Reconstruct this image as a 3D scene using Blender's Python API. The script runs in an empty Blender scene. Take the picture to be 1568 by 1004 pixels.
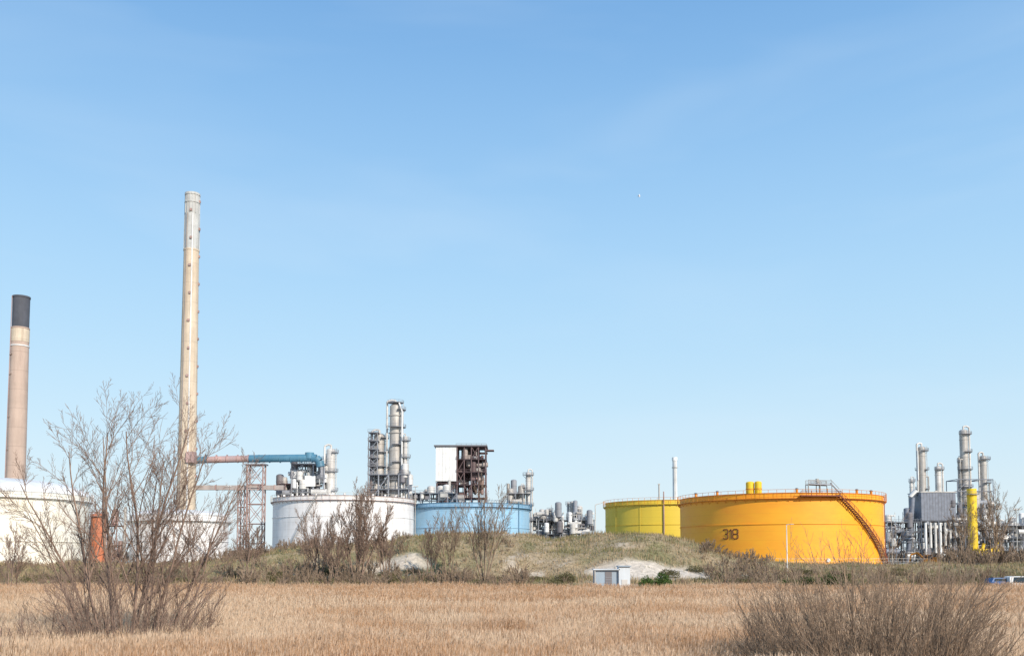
import bpy, math, random
import numpy as np
from mathutils import Vector, Matrix

# ------------------------------------------------------------------ basics
F = 1400.0; PITCH = math.atan(0.06); H = 5.5
CX, CY = 784.0, 852 - F*0.06
SITE = 3.1
cp, sp = math.cos(PITCH), math.sin(PITCH)
def XZ(px, py, D):
    """survey: bearing / elevation of a photo feature standing D metres away -> world x,z"""
    u = (px-CX)/F; v = (CY-py)/F
    t = D/(cp - v*sp)
    return u*t, H + (sp+v*cp)*t
def X(px, D, py=840): return XZ(px, py, D)[0]
def Z(py, D): return XZ(CX, py, D)[1]
def PX(n, D): return n*D/F

scene = bpy.context.scene
scene.view_settings.view_transform = 'Standard'
scene.view_settings.look = 'None'
scene.view_settings.exposure = 0

# ------------------------------------------------------------------ materials
def new_mat(name):
    m = bpy.data.materials.new(name); m.use_nodes = True
    nt = m.node_tree; b = nt.nodes['Principled BSDF']
    return m, nt, b
def paint(name, c1, c2, streak=0.5, rough=0.5, metal=0.0, course=0.0, scale=0.5, zs=0.12, patch=0.25, fine=0.0, coursedark=0.75):
    m, nt, b = new_mat(name); N = nt.nodes; L = nt.links
    tc = N.new('ShaderNodeTexCoord')
    mp = N.new('ShaderNodeMapping'); mp.inputs['Scale'].default_value = (scale, scale, scale*zs)
    L.new(tc.outputs['Object'], mp.inputs['Vector'])
    n1 = N.new('ShaderNodeTexNoise'); n1.inputs['Scale'].default_value = 1.0; n1.inputs['Detail'].default_value = 6
    n1.inputs['Roughness'].default_value = 0.65
    L.new(mp.outputs[0], n1.inputs['Vector'])
    r = N.new('ShaderNodeMapRange'); r.inputs[1].default_value = 0.42; r.inputs[2].default_value = 0.72
    r.inputs[3].default_value = 0; r.inputs[4].default_value = streak
    L.new(n1.outputs['Fac'], r.inputs[0])
    mix = N.new('ShaderNodeMixRGB'); mix.inputs[1].default_value = (*c1, 1); mix.inputs[2].default_value = (*c2, 1)
    L.new(r.outputs[0], mix.inputs[0])
    n2 = N.new('ShaderNodeTexNoise'); n2.inputs['Scale'].default_value = scale*0.35; n2.inputs['Detail'].default_value = 4
    L.new(tc.outputs['Object'], n2.inputs['Vector'])
    r2 = N.new('ShaderNodeMapRange'); r2.inputs[1].default_value = 0.3; r2.inputs[2].default_value = 0.7
    r2.inputs[3].default_value = 1-patch; r2.inputs[4].default_value = 1+patch*0.4
    L.new(n2.outputs['Fac'], r2.inputs[0])
    mul = N.new('ShaderNodeMixRGB'); mul.blend_type = 'MULTIPLY'; mul.inputs[0].default_value = 1
    L.new(mix.outputs[0], mul.inputs[1]); L.new(r2.outputs[0], mul.inputs[2])
    out = mul.outputs[0]
    if course > 0:
        s = N.new('ShaderNodeSeparateXYZ'); L.new(tc.outputs['Object'], s.inputs[0])
        d = N.new('ShaderNodeMath'); d.operation = 'DIVIDE'; d.inputs[1].default_value = course
        L.new(s.outputs['Z'], d.inputs[0])
        fr = N.new('ShaderNodeMath'); fr.operation = 'FRACT'; L.new(d.outputs[0], fr.inputs[0])
        lt = N.new('ShaderNodeMath'); lt.operation = 'LESS_THAN'; lt.inputs[1].default_value = 0.05
        L.new(fr.outputs[0], lt.inputs[0])
        mr = N.new('ShaderNodeMapRange'); mr.inputs[3].default_value = 1.0; mr.inputs[4].default_value = coursedark
        L.new(lt.outputs[0], mr.inputs[0])
        m2 = N.new('ShaderNodeMixRGB'); m2.blend_type = 'MULTIPLY'; m2.inputs[0].default_value = 1
        L.new(out, m2.inputs[1]); L.new(mr.outputs[0], m2.inputs[2]); out = m2.outputs[0]
    L.new(out, b.inputs['Base Color'])
    b.inputs['Roughness'].default_value = rough
    b.inputs['Metallic'].default_value = metal
    return m
def attr_mat(name, rough=0.8, nscale=0.0, namt=0.2, transl=0.0):
    m, nt, b = new_mat(name); N = nt.nodes; L = nt.links
    a = N.new('ShaderNodeAttribute'); a.attribute_name = 'Col'
    out = a.outputs['Color']
    if nscale:
        tc = N.new('ShaderNodeTexCoord')
        n = N.new('ShaderNodeTexNoise'); n.inputs['Scale'].default_value = nscale; n.inputs['Detail'].default_value = 8
        n.inputs['Roughness'].default_value = 0.7
        L.new(tc.outputs['Object'], n.inputs['Vector'])
        r = N.new('ShaderNodeMapRange'); r.inputs[1].default_value = 0.3; r.inputs[2].default_value = 0.7
        r.inputs[3].default_value = 1-namt; r.inputs[4].default_value = 1+namt
        L.new(n.outputs['Fac'], r.inputs[0])
        mu = N.new('ShaderNodeMixRGB'); mu.blend_type = 'MULTIPLY'; mu.inputs[0].default_value = 1
        L.new(out, mu.inputs[1]); L.new(r.outputs[0], mu.inputs[2]); out = mu.outputs[0]
        bp = N.new('ShaderNodeBump'); bp.inputs['Strength'].default_value = 0.6; bp.inputs['Distance'].default_value = 0.4
        L.new(n.outputs['Fac'], bp.inputs['Height']); L.new(bp.outputs[0], b.inputs['Normal'])
    L.new(out, b.inputs['Base Color'])
    b.inputs['Roughness'].default_value = rough
    b.inputs['Specular IOR Level'].default_value = 0.15
    if transl > 0:
        tr = N.new('ShaderNodeBsdfTranslucent'); L.new(out, tr.inputs['Color'])
        ms = N.new('ShaderNodeMixShader'); ms.inputs[0].default_value = transl
        L.new(b.outputs[0], ms.inputs[1]); L.new(tr.outputs[0], ms.inputs[2])
        L.new(ms.outputs[0], N['Material Output'].inputs['Surface'])
    return m

M = {}
M['orange'] = paint('tank_orange_paint', (0.90,0.40,0.018), (0.86,0.31,0.018), 0.8, 0.55, course=2.4, scale=0.09, zs=2.5, patch=0.10, coursedark=0.93)
M['orange_d'] = paint('tank_orange_trim', (0.70,0.25,0.02), (0.48,0.15,0.02), 0.7, 0.6)
M['yel'] = paint('tank_yellow_paint', (0.74,0.53,0.05), (0.62,0.43,0.05), 0.7, 0.55, course=2.4, scale=0.1, patch=0.12, coursedark=0.9)
M['yel_b'] = paint('bright_yellow_paint', (0.85,0.57,0.02), (0.68,0.42,0.02), 0.5, 0.5)
M['white'] = paint('white_tank_paint', (0.80,0.78,0.77), (0.60,0.55,0.52), 0.8, 0.5, course=2.4, scale=0.7, zs=0.06, patch=0.12, coursedark=0.85)
M['cream'] = paint('cream_tank_paint', (0.80,0.77,0.69), (0.70,0.63,0.47), 0.7, 0.5, course=2.4, scale=0.15, zs=2, patch=0.08, coursedark=0.84)
M['roof'] = paint('tank_roof_paint', (0.75,0.75,0.74), (0.6,0.58,0.55), 0.6, 0.5, scale=0.3, zs=1)
M['blue'] = paint('blue_tank_paint', (0.27,0.48,0.66), (0.38,0.53,0.64), 0.8, 0.5, course=2.4, scale=0.3, patch=0.15, coursedark=0.88)
M['blue_d'] = paint('blue_trim', (0.09,0.24,0.38), (0.12,0.22,0.3), 0.7, 0.6)
M['concrete'] = paint('chimney_concrete', (0.62,0.52,0.40), (0.42,0.33,0.24), 0.85, 0.85, course=7.5, scale=0.8, zs=0.05, patch=0.12, coursedark=0.88)
M['concrete_w'] = paint('chimney_pale_top', (0.52,0.53,0.52), (0.38,0.36,0.33), 0.9, 0.8, scale=1.2, zs=0.04, patch=0.15)
M['conc_pink'] = paint('chimney_pink', (0.50,0.38,0.31), (0.38,0.28,0.23), 0.7, 0.85, course=9, scale=0.5, zs=0.1, patch=0.12, coursedark=0.88)
M['soot'] = paint('chimney_soot_band', (0.085,0.09,0.11), (0.06,0.065,0.08), 0.7, 0.8)
M['steel'] = paint('galvanised_steel', (0.52,0.49,0.45), (0.34,0.30,0.27), 0.8, 0.45, 0.2, scale=0.6, zs=0.3)
M['steel_l'] = paint('light_cladding', (0.68,0.66,0.63), (0.50,0.46,0.42), 0.8, 0.45, 0.1, course=3.0, scale=0.6, zs=0.15, coursedark=0.7)
M['steel_d'] = paint('dark_steelwork', (0.17,0.17,0.19), (0.20,0.16,0.15), 0.8, 0.6, 0.0)
M['frame'] = paint('grey_steelwork', (0.30,0.32,0.36), (0.25,0.22,0.21), 0.8, 0.6)
M['maroon'] = paint('maroon_steelwork', (0.17,0.11,0.11), (0.13,0.10,0.10), 0.8, 0.7)
M['rust'] = paint('rust_steelwork', (0.38,0.24,0.21), (0.42,0.33,0.30), 0.8, 0.7)
M['stair'] = paint('stair_red_oxide', (0.30,0.09,0.045), (0.26,0.10,0.06), 0.8, 0.7)
M['teal'] = paint('teal_duct', (0.07,0.20,0.30), (0.12,0.25,0.32), 0.7, 0.5)
M['pinkpipe'] = paint('faded_red_duct', (0.48,0.31,0.28), (0.34,0.28,0.29), 0.8, 0.6)
M['brownpipe'] = paint('brown_duct', (0.42,0.36,0.33), (0.30,0.25,0.23), 0.8, 0.6)
M['panel'] = paint('white_cladding', (0.80,0.80,0.79), (0.66,0.65,0.63), 0.6, 0.5, scale=0.5, zs=0.1)
M['greybox'] = paint('bluegrey_cladding', (0.19,0.21,0.26), (0.16,0.17,0.20), 0.6, 0.5, scale=2, zs=0.01)
M['num'] = paint('number_paint', (0.12,0.03,0.015), (0.15,0.04,0.02), 0.5, 0.6)
M['glass'] = paint('window_glass', (0.03,0.04,0.05), (0.04,0.05,0.06), 0.3, 0.1)
M['rubber'] = paint('tyre_rubber', (0.02,0.02,0.02), (0.03,0.03,0.03), 0.3, 0.9)
M['carblue'] = paint('blue_car_paint', (0.07,0.14,0.32), (0.06,0.12,0.28), 0.3, 0.25)
M['carwhite'] = paint('white_car_paint', (0.78,0.78,0.78), (0.7,0.7,0.7), 0.3, 0.25)
M['digger'] = paint('digger_orange', (0.75,0.28,0.02), (0.6,0.2,0.02), 0.4, 0.5)
M['redo'] = paint('red_orange_paint', (0.62,0.20,0.09), (0.46,0.16,0.09), 0.6, 0.6)
M['greyblue'] = paint('hut_greyblue', (0.34,0.42,0.50), (0.28,0.33,0.38), 0.6, 0.6)
M['hutpale'] = paint('hut_pale_bluewhite', (0.66,0.71,0.76), (0.52,0.55,0.57), 0.7, 0.6)
M['rail'] = paint('pale_rail', (0.55,0.50,0.42), (0.4,0.33,0.25), 0.6, 0.6)
M['bark'] = paint('bark', (0.30,0.205,0.155), (0.18,0.13,0.105), 0.8, 0.9, scale=2, zs=0.5)
M['bark_g'] = paint('grey_bark', (0.30,0.215,0.15), (0.19,0.14,0.10), 0.8, 0.9, scale=2, zs=0.5)

# ------------------------------------------------------------------ mesh builder
class B:
    def __init__(s, name, origin):
        s.name = name; s.o = Vector(origin); s.v = []; s.f = []; s.mi = []; s.sm = []; s.mats = []
    def mid(s, m):
        if m not in s.mats: s.mats.append(m)
        return s.mats.index(m)
    def add(s, vs, fs, m, smooth=False):
        k = len(s.v); s.v.extend([tuple(v) for v in vs]); i = s.mid(m)
        for f in fs:
            s.f.append(tuple(a+k for a in f)); s.mi.append(i); s.sm.append(smooth)
    def box(s, c, d, m, rz=0.0):
        x, y, z = c; a, b_, h = d[0]/2, d[1]/2, d[2]/2
        cr, sr = math.cos(rz), math.sin(rz); vs = []
        for dz in (-h, h):
            for dx, dy in ((-a,-b_),(a,-b_),(a,b_),(-a,b_)):
                vs.append((x+dx*cr-dy*sr, y+dx*sr+dy*cr, z+dz))
        s.add(vs, [(3,2,1,0),(4,5,6,7),(0,1,5,4),(1,2,6,5),(2,3,7,6),(3,0,4,7)], m)
    def cyl(s, x, y, z0, z1, r0, r1, m, n=24, cap=True):
        vs = []
        for z, r in ((z0,r0),(z1,r1)):
            for i in range(n):
                a = 2*math.pi*i/n; vs.append((x+r*math.cos(a), y+r*math.sin(a), z))
        s.add(vs, [(i,(i+1)%n,n+(i+1)%n,n+i) for i in range(n)], m, True)
        if cap: s.add(vs, [tuple(range(n,2*n)), tuple(range(n-1,-1,-1))], m)
    def dome(s, x, y, z, r, h, m, n=24, k=5):
        vs = []
        for j in range(k):
            t = (math.pi/2)*j/k
            for i in range(n):
                a = 2*math.pi*i/n; vs.append((x+r*math.cos(t)*math.cos(a), y+r*math.cos(t)*math.sin(a), z+h*math.sin(t)))
        vs.append((x,y,z+h)); fs = []
        for j in range(k-1):
            for i in range(n): fs.append((j*n+i, j*n+(i+1)%n, (j+1)*n+(i+1)%n, (j+1)*n+i))
        for i in range(n): fs.append(((k-1)*n+i, (k-1)*n+(i+1)%n, len(vs)-1))
        s.add(vs, fs, m, True)
    def tube(s, p, q, r, m, n=6, r2=None, cap=False):
        p = Vector(p); q = Vector(q); d = (q-p)
        if d.length < 1e-6: return
        d.normalize(); a = d.orthogonal().normalized(); b_ = d.cross(a); r2 = r if r2 is None else r2
        vs = []
        for c, rr in ((p,r),(q,r2)):
            for i in range(n):
                t = 2*math.pi*(i+0.5)/n; vs.append(c+(a*math.cos(t)+b_*math.sin(t))*rr)
        s.add(vs, [(i,(i+1)%n,n+(i+1)%n,n+i) for i in range(n)], m, n > 5)
        if cap: s.add(vs, [tuple(range(n-1,-1,-1)), tuple(range(n,2*n))], m)
    def path(s, pts, r, m, n=8):
        for i in range(len(pts)-1): s.tube(pts[i], pts[i+1], r, m, n, cap=True)
    def annulus(s, x, y, z, r0, r1, h, m, a0=0, a1=2*math.pi, n=24):
        vs = []; fs = []
        for i in range(n+1):
            a = a0+(a1-a0)*i/n; c, q = math.cos(a), math.sin(a)
            vs += [(x+r0*c,y+r0*q,z),(x+r1*c,y+r1*q,z),(x+r1*c,y+r1*q,z+h),(x+r0*c,y+r0*q,z+h)]
        for i in range(n):
            k = i*4; g = k+4
            for e in range(4): fs.append((k+e, k+(e+1)%4, g+(e+1)%4, g+e))
        s.add(vs, fs, m)
    def railing(s, x, y, z, r, m, a0=0, a1=2*math.pi, n=24, h=1.1, t=0.05):
        for i in range(n+1):
            a = a0+(a1-a0)*i/n; p = (x+r*math.cos(a), y+r*math.sin(a))
            s.tube((p[0],p[1],z),(p[0],p[1],z+h), t, m, 4)
            if i < n:
                b_ = a0+(a1-a0)*(i+1)/n; q = (x+r*math.cos(b_), y+r*math.sin(b_))
                for hh in (h*0.5, h): s.tube((p[0],p[1],z+hh),(q[0],q[1],z+hh), t*0.8, m, 4)
    def done(s):
        me = bpy.data.meshes.new(s.name)
        o = s.o
        me.from_pydata([(v[0]-o.x, v[1]-o.y, v[2]-o.z) for v in s.v], [], s.f)
        for m in s.mats: me.materials.append(M[m])
        me.polygons.foreach_set('material_index', s.mi); me.polygons.foreach_set('use_smooth', s.sm)
        me.update()
        ob = bpy.data.objects.new(s.name, me); ob.location = o
        scene.collection.objects.link(ob); return ob

def mesh_np(name, V, Fq, mat, col=None, loc=(0,0,0), tri=False, smooth=False):
    """V (n,3); Fq (m,k)"""
    me = bpy.data.meshes.new(name); k = Fq.shape[1]
    me.vertices.add(len(V)); me.vertices.foreach_set('co', np.ascontiguousarray(V, dtype=np.float32).ravel())
    me.loops.add(Fq.size); me.loops.foreach_set('vertex_index', np.ascontiguousarray(Fq, dtype=np.int32).ravel())
    me.polygons.add(len(Fq)); me.polygons.foreach_set('loop_start', np.arange(0, Fq.size, k, dtype=np.int32))
    me.polygons.foreach_set('loop_total', np.full(len(Fq), k, dtype=np.int32))
    if smooth: me.polygons.foreach_set('use_smooth', np.ones(len(Fq), dtype=bool))
    if col is not None:
        ca = me.color_attributes.new('Col', 'FLOAT_COLOR', 'POINT')
        c4 = np.ones((len(V),4), dtype=np.float32); c4[:,:3] = col; ca.data.foreach_set('color', c4.ravel())
    me.materials.append(mat); me.update(calc_edges=True); me.validate()
    ob = bpy.data.objects.new(name, me); ob.location = loc; scene.collection.objects.link(ob); return ob

# ------------------------------------------------------------------ noise / terrain
_rs = np.random.RandomState(5); _lat = _rs.rand(256,256)
def vnoise(x, y):
    x = np.asarray(x, float); y = np.asarray(y, float)
    xi = np.floor(x).astype(int); yi = np.floor(y).astype(int); fx = x-xi; fy = y-yi
    fx = fx*fx*(3-2*fx); fy = fy*fy*(3-2*fy)
    g = lambda a,b: _lat[a % 256, b % 256]
    return (g(xi,yi)*(1-fx)+g(xi+1,yi)*fx)*(1-fy)+(g(xi,yi+1)*(1-fx)+g(xi+1,yi+1)*fx)*fy
def fbm(x, y, o=4):
    s = 0; a = 0.5; t = 0
    for i in range(o):
        s = s+a*vnoise(x*2**i+17*i, y*2**i+31*i); t += a; a *= 0.5
    return s/t
prof_px = np.array([-400,-100,0,200,330,380,430,500,590,620,680,760,800,850,900,930,1000,1050,1075,1100,1150,1200,1700])
prof_py = np.array([866,866,866,864,860,852,842,840,834,823,818,817,821,825,824,820,820,826,838,850,862,868,868])
prof_x = (prof_px-784)/F*182; prof_z = H+(852-prof_py)/F*182
def sstep(a,b,x):
    t = np.clip((x-a)/(b-a),0,1); return t*t*(3-2*t)
def height(x, y):
    x = np.asarray(x,float); y = np.asarray(y,float)
    ridge = np.interp(x*182/np.clip(y,120,260), prof_x, prof_z)
    base = 1.6*sstep(132,150,y) + (SITE-1.6)*sstep(165,205,y)
    wob = (fbm(x*0.05,y*0.05)-0.5)*14
    front = sstep(150,182,y+wob*0.9); back = 1-sstep(190,214,y)
    z = base*(1-front*back) + (1.6+(ridge-1.6)) * front*back
    n = (fbm(x*0.12+9,y*0.12)-0.5)*2.4*sstep(140,160,y)*(1-sstep(205,222,y)) + (fbm(x*0.5,y*0.5)-0.5)*0.5*(1-sstep(215,230,y))
    return z+n
def hz(x,y): return float(height(x,y))

def axis(parts):
    return np.unique(np.concatenate(parts))
xs = axis([np.linspace(-9000,-400,16), np.arange(-400,-140,10), np.arange(-140,141,1.25), np.arange(145,401,10), np.linspace(400,9000,16)])
ys = axis([np.linspace(-2000,-20,10), np.arange(-20,120,5), np.arange(120,225,1.0), np.arange(225,420,8), np.linspace(420,12000,20)])
GX, GY = np.meshgrid(xs, ys); GZ = height(GX, GY)
V = np.stack([GX.ravel(), GY.ravel(), GZ.ravel()],1)
nx, ny = len(xs), len(ys)
I = np.arange(nx*ny).reshape(ny,nx)
Fq = np.stack([I[:-1,:-1].ravel(), I[:-1,1:].ravel(), I[1:,1:].ravel(), I[1:,:-1].ravel()],1)
def blob(x,y,cx,cy,rx,ry):
    n = (fbm(x*0.15,y*0.15+40)-0.5)*1.2
    return 1-sstep(0.6,1.15, np.sqrt(((x-cx)/rx)**2+((y-cy)/ry)**2)+n)
def ground_col(x,y):
    n1 = fbm(x*0.07+3,y*0.07); n2 = fbm(x*0.3,y*0.3+7)
    g = np.array([0.20,0.185,0.09]); t = np.array([0.36,0.275,0.17]); s = np.array([0.60,0.52,0.43]); r = np.array([0.42,0.26,0.145]); gr = np.array([0.30,0.29,0.26])
    k = sstep(0.34,0.62,n1*0.5+n2*0.5)[...,None]
    c = g*(1-k)+t*k
    sand = np.maximum.reduce([blob(x,y,26,157,12,6), blob(x,y,-20,164,6,2.5)*0.8, blob(x,y,-21,157,5,2)*0.7, blob(x,y,8,153,5,2)*0.6, blob(x,y,-42,158,5,3)*0.4, sstep(0.63,0.74,n2*0.5+n1*0.5)*0.6*np.ones_like(x)])[...,None]
    c = c*(1-sand)+s*sand
    rd = (1-sstep(134,142,y))[...,None]; c = c*(1-rd)+r*rd
    st = sstep(215,230,y)[...,None]; c = c*(1-st)+gr*st
    return c
C = ground_col(V[:,0],V[:,1])
mesh_np('ground', V, Fq, attr_mat('ground_soil', 0.95, 1.2, 0.35), C, smooth=True)

# ------------------------------------------------------------------ blades
rs = np.random.RandomState(11)
def sector(n, d0, d1, spread=0.66, p=2.0):
    u = rs.rand(n); d = (d0**p+u*(d1**p-d0**p))**(1/p)
    return (rs.rand(n)*2-1)*spread*d, d
def reeds():
    a = sector(190000, 30, 62, p=1.3); b = sector(150000, 62, 135, p=1.4)
    x = np.concatenate([a[0],b[0]]); y = np.concatenate([a[1],b[1]])
    n = len(x)
    edge = 129+(fbm(x*0.06,y*0+2)-0.5)*12
    dens = fbm(x*0.22,y*0.22)
    keep = (y < edge) & (rs.rand(n) < 0.30+1.2*dens)
    x, y = x[keep], y[keep]; n = len(x); z = height(x,y)
    hgt = (1.0+0.75*fbm(x*0.10,y*0.10+5)+0.45*fbm(x*0.6,y*0.6))*(0.6+0.5*rs.rand(n)**0.6)
    far = np.clip(y/60,0.8,2.0); w = 0.008*far
    th = rs.rand(n)*2*np.pi; lean = (0.02+0.10*rs.rand(n))*hgt
    ld = 0.3+rs.randn(n)*1.4
    lx, ly = np.cos(ld)*lean, np.sin(ld)*lean
    ex, ey = np.cos(th), np.sin(th)
    O = np.stack([x,y,z],1); zz = np.zeros(n)
    E = np.stack([ex,ey,zz],1); Ln = np.stack([lx,ly,zz],1); U = np.array([0,0,1.0])
    top = O+Ln+U*hgt[:,None]
    vs = []; W = w[:,None]
    vs += [O-E*W, O+E*W, top+E*W*0.5, top-E*W*0.5]
    for k in range(3):
        t = 0.35+0.2*k+rs.rand(n)*0.15; tt = t[:,None]
        p = O+Ln*(tt**2)+U*(hgt*t)[:,None]
        a = rs.rand(n)*2*np.pi; L = 0.06+0.16*rs.rand(n)
        dv = np.stack([np.cos(a)*L, np.sin(a)*L, 0.3+0.35*rs.rand(n)],1)
        q = p+dv; sd = E*W*1.2
        m_ = p+dv*0.5+U*0.06
        vs += [p, m_-sd, q, m_+sd]
    pl = (0.10+0.20*rs.rand(n)**2)[:,None]; pw = (0.007+0.014*rs.rand(n)**2)[:,None]*np.clip(far,1,1.7)[:,None]
    dr = np.stack([np.cos(ld),np.sin(ld),zz],1)
    t1 = top+U*pl*1.1+dr*pl*0.2; mm = top+U*pl*0.5+dr*pl*0.05
    sx = np.stack([np.ones(n)*0.9, ey*0.3, zz],1)
    vs += [top-U*0.05, mm+sx*pw, t1, mm-sx*pw]
    V = np.stack(vs,1)
    nv = V.shape[1]; base = np.arange(n)[:,None]*nv
    q = np.concatenate([base+np.arange(4)+4*k for k in range(nv//4)],0)
    k1 = fbm(x*0.03+2,y*0.09+8); k2 = fbm(x*0.25,y*0.25+3)
    straw = np.array([0.76,0.56,0.38]); och = np.array([0.58,0.34,0.18]); br = np.array([0.36,0.22,0.13]); pale = np.array([0.80,0.70,0.56])
    kk = sstep(0.42,0.58,k1*0.65+k2*0.35)[:,None]
    c = straw*kk+och*(1-kk)
    fe = sstep(80,125,y)[:,None]*0.7; c = c*(1-fe)+(och*0.98)*fe
    nb = (sstep(0.62,0.8,rs.rand(n)))[:,None]; c = c*(1-0.3*nb)+pale*0.3*nb
    bb = (rs.rand(n) < 0.05+0.22*sstep(0.5,0.68,fbm(x*0.5+9,y*0.5)))[:,None]; c = np.where(bb, br, c)
    c = np.clip(c*(0.85+0.3*rs.rand(n))[:,None],0,0.85)
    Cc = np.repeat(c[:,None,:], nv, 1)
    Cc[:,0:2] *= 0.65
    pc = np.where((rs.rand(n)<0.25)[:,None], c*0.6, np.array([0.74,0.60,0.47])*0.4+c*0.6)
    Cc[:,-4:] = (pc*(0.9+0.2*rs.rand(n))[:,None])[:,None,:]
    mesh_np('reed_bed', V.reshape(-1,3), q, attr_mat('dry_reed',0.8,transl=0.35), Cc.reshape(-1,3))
reeds()
def grass():
    n = 130000
    x = (rs.rand(n)*2-1)*120; y = 130+rs.rand(n)*80
    gc = ground_col(x,y); sand = gc[:,2] > 0.27
    keep = ~sand | (rs.rand(n) < 0.06) | (y < 142); x,y,gc = x[keep],y[keep],gc[keep]; n = len(x); z = height(x,y)-0.03
    hh = 0.25+0.75*rs.rand(n)**2*fbm(x*0.2,y*0.2)*1.8; th = rs.rand(n)*6.28; w = 0.05+0.05*rs.rand(n)
    O = np.stack([x,y,z],1); E = np.stack([np.cos(th),np.sin(th),th*0],1)*w[:,None]
    T = O+np.stack([rs.randn(n)*0.15,rs.randn(n)*0.15,hh],1)
    V = np.stack([O-E,O+E,T],1); q = np.arange(n*3).reshape(n,3)
    gr = (rs.rand(n) < 0.22+0.45*(fbm(x*0.06+20,y*0.1)>0.5)*(x>-50))[:,None]
    c = np.where(gr, np.array([0.16,0.165,0.06]), np.array([0.42,0.30,0.19]))*(0.6+0.7*rs.rand(n))[:,None]
    c = c*0.65+gc*0.4
    mesh_np('dune_grass', V.reshape(-1,3), q, attr_mat('dune_grass_mat',0.9,transl=0.2), np.repeat(c,3,0))
grass()

# ------------------------------------------------------------------ bare trees
def grow(rng, out, p, d, L, r, lvl, P):
    n = P['seg'][lvl]; sl = L/n; pts = [p]; dirs = []
    for i in range(n):
        j = P['jit'][lvl]
        d = (d+Vector((rng.gauss(0,j),rng.gauss(0,j),rng.gauss(0,j)+P['up'][lvl]))).normalized()
        q = p+d*sl; r2 = max(r*(1-0.8*(i+1)/n)+r*0.1, P['rmin'])
        r1 = max(r*(1-0.8*i/n)+r*0.1, P['rmin'])
        out.append((p,q,r1,r2)); p = q; pts.append(p); dirs.append(d)
    if lvl+1 >= len(P['seg']): return
    m = P['kids'][lvl]
    for k in range(m):
        t = P['start'][lvl]+(1-P['start'][lvl])*((k+rng.random())/m)
        idx = min(int(t*n), n-1); f = t*n-idx
        bp = pts[idx].lerp(pts[idx+1], max(0,min(1,f))); dd = dirs[idx]
        ax = dd.orthogonal().normalized(); ax.rotate(Matrix.Rotation(rng.random()*6.283,3,dd))
        ang = math.radians(rng.uniform(*P['ang'])); nd = dd.copy(); nd.rotate(Matrix.Rotation(ang,3,ax))
        grow(rng, out, bp, nd, L*P['ratio'][lvl]*rng.uniform(0.6,1.15)*(1.15-0.6*t), max(r*(1-0.75*t)*0.55,P['rmin']), lvl+1, P)
def segs_to_mesh(segs, n=3):
    p = np.array([s[0][:] for s in segs]); q = np.array([s[1][:] for s in segs])
    r1 = np.array([s[2] for s in segs]); r2 = np.array([s[3] for s in segs])
    d = q-p; d /= np.linalg.norm(d,axis=1)[:,None]+1e-9
    ref = np.where(np.abs(d[:,2:3])>0.9, np.array([1.0,0,0]), np.array([0,0,1.0]))
    a = np.cross(d,ref); a /= np.linalg.norm(a,axis=1)[:,None]; b = np.cross(d,a)
    vs = []
    for c,r in ((p,r1),(q,r2)):
        for i in range(n):
            t = 2*math.pi*i/n; vs.append(c+(a*math.cos(t)+b*math.sin(t))*r[:,None])
    V = np.stack(vs,1); m = len(segs); base = np.arange(m)[:,None]*(2*n)
    q = np.concatenate([base+np.array([i,(i+1)%n,n+(i+1)%n,n+i]) for i in range(n)],0)
    return V.reshape(-1,3), q
def make_tree(name, loc, stems, mat, seed, n=3):
    rng = random.Random(seed); out = []
    for (off, d, L, r, P) in stems:
        grow(rng, out, Vector(off), Vector(d).normalized(), L, r, 0, P)
    V,q = segs_to_mesh(out, n)
    return mesh_np(name, V, q, M[mat], loc=loc, smooth=True)
PT = dict(seg=[9,7,5,3], jit=[0.05,0.06,0.07,0.08], up=[0.02,0.05,0.06,0.05], kids=[11,9,6], start=[0.22,0.15,0.1], ang=(14,36), ratio=[0.45,0.45,0.5], rmin=0.0085)
PL = dict(seg=[10,8,6,3], jit=[0.055,0.08,0.09,0.09], up=[0.012,0.04,0.05,0.05], kids=[12,9,6], start=[0.22,0.15,0.12], ang=(18,44), ratio=[0.42,0.44,0.45], rmin=0.0075)
PS = dict(seg=[6,5,3], jit=[0.06,0.07,0.08], up=[0.02,0.05,0.05], kids=[9,6], start=[0.15,0.1], ang=(12,34), ratio=[0.5,0.45], rmin=0.007)
rng = random.Random(3)
D = 48; bx = X(196, D, 1000); st = []
for i,(ox,lx,L,r) in enumerate([(-1.0,-0.22,11.3,0.10),(-0.5,-0.10,12.2,0.12),(0.1,0.01,12.8,0.12),(0.5,0.12,12.2,0.11),(0.9,0.24,11.6,0.10),(-1.4,-0.36,10.4,0.09),(1.3,0.36,10.6,0.09),(-0.2,-0.04,12.0,0.09),(-1.7,-0.48,8.8,0.07),(1.6,0.5,8.6,0.07),(0.7,0.17,10,0.08),(0.3,0.06,11.0,0.08)]):
    st.append(((ox,rng.uniform(-1,1),0),(lx,rng.uniform(-0.12,0.12),1),L,r,PL))
make_tree('bare_tree', (bx, D, hz(bx,D)-0.1), st, 'bark', 14)
def thicket(name, px, D, rad, hgt, count, seed, mat='bark', rmin=0.008, lean=0.5, foot=0.55):
    rng = random.Random(seed); x = X(px, D, 950); P = dict(PS); P['rmin'] = rmin; st = []
    for i in range(count):
        a = rng.random()*6.283; rr = rad*math.sqrt(rng.random())
        ox, oy = rr*math.cos(a)*foot, rr*math.sin(a)*foot
        hh = hgt*(1-0.45*(rr/rad)**2)*rng.uniform(0.6,1.1)
        st.append(((ox,oy,0),(ox/rad*lean*1.8,oy/rad*lean*1.8,1),hh,0.02+0.006*hgt*rng.random(),P))
    return make_tree(name, (x, D, hz(x,D)-0.1), st, mat, seed+1)
thicket('bare_shrub', 205, 46, 5.4, 5.6, 60, 21, rmin=0.007, lean=0.6)
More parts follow.
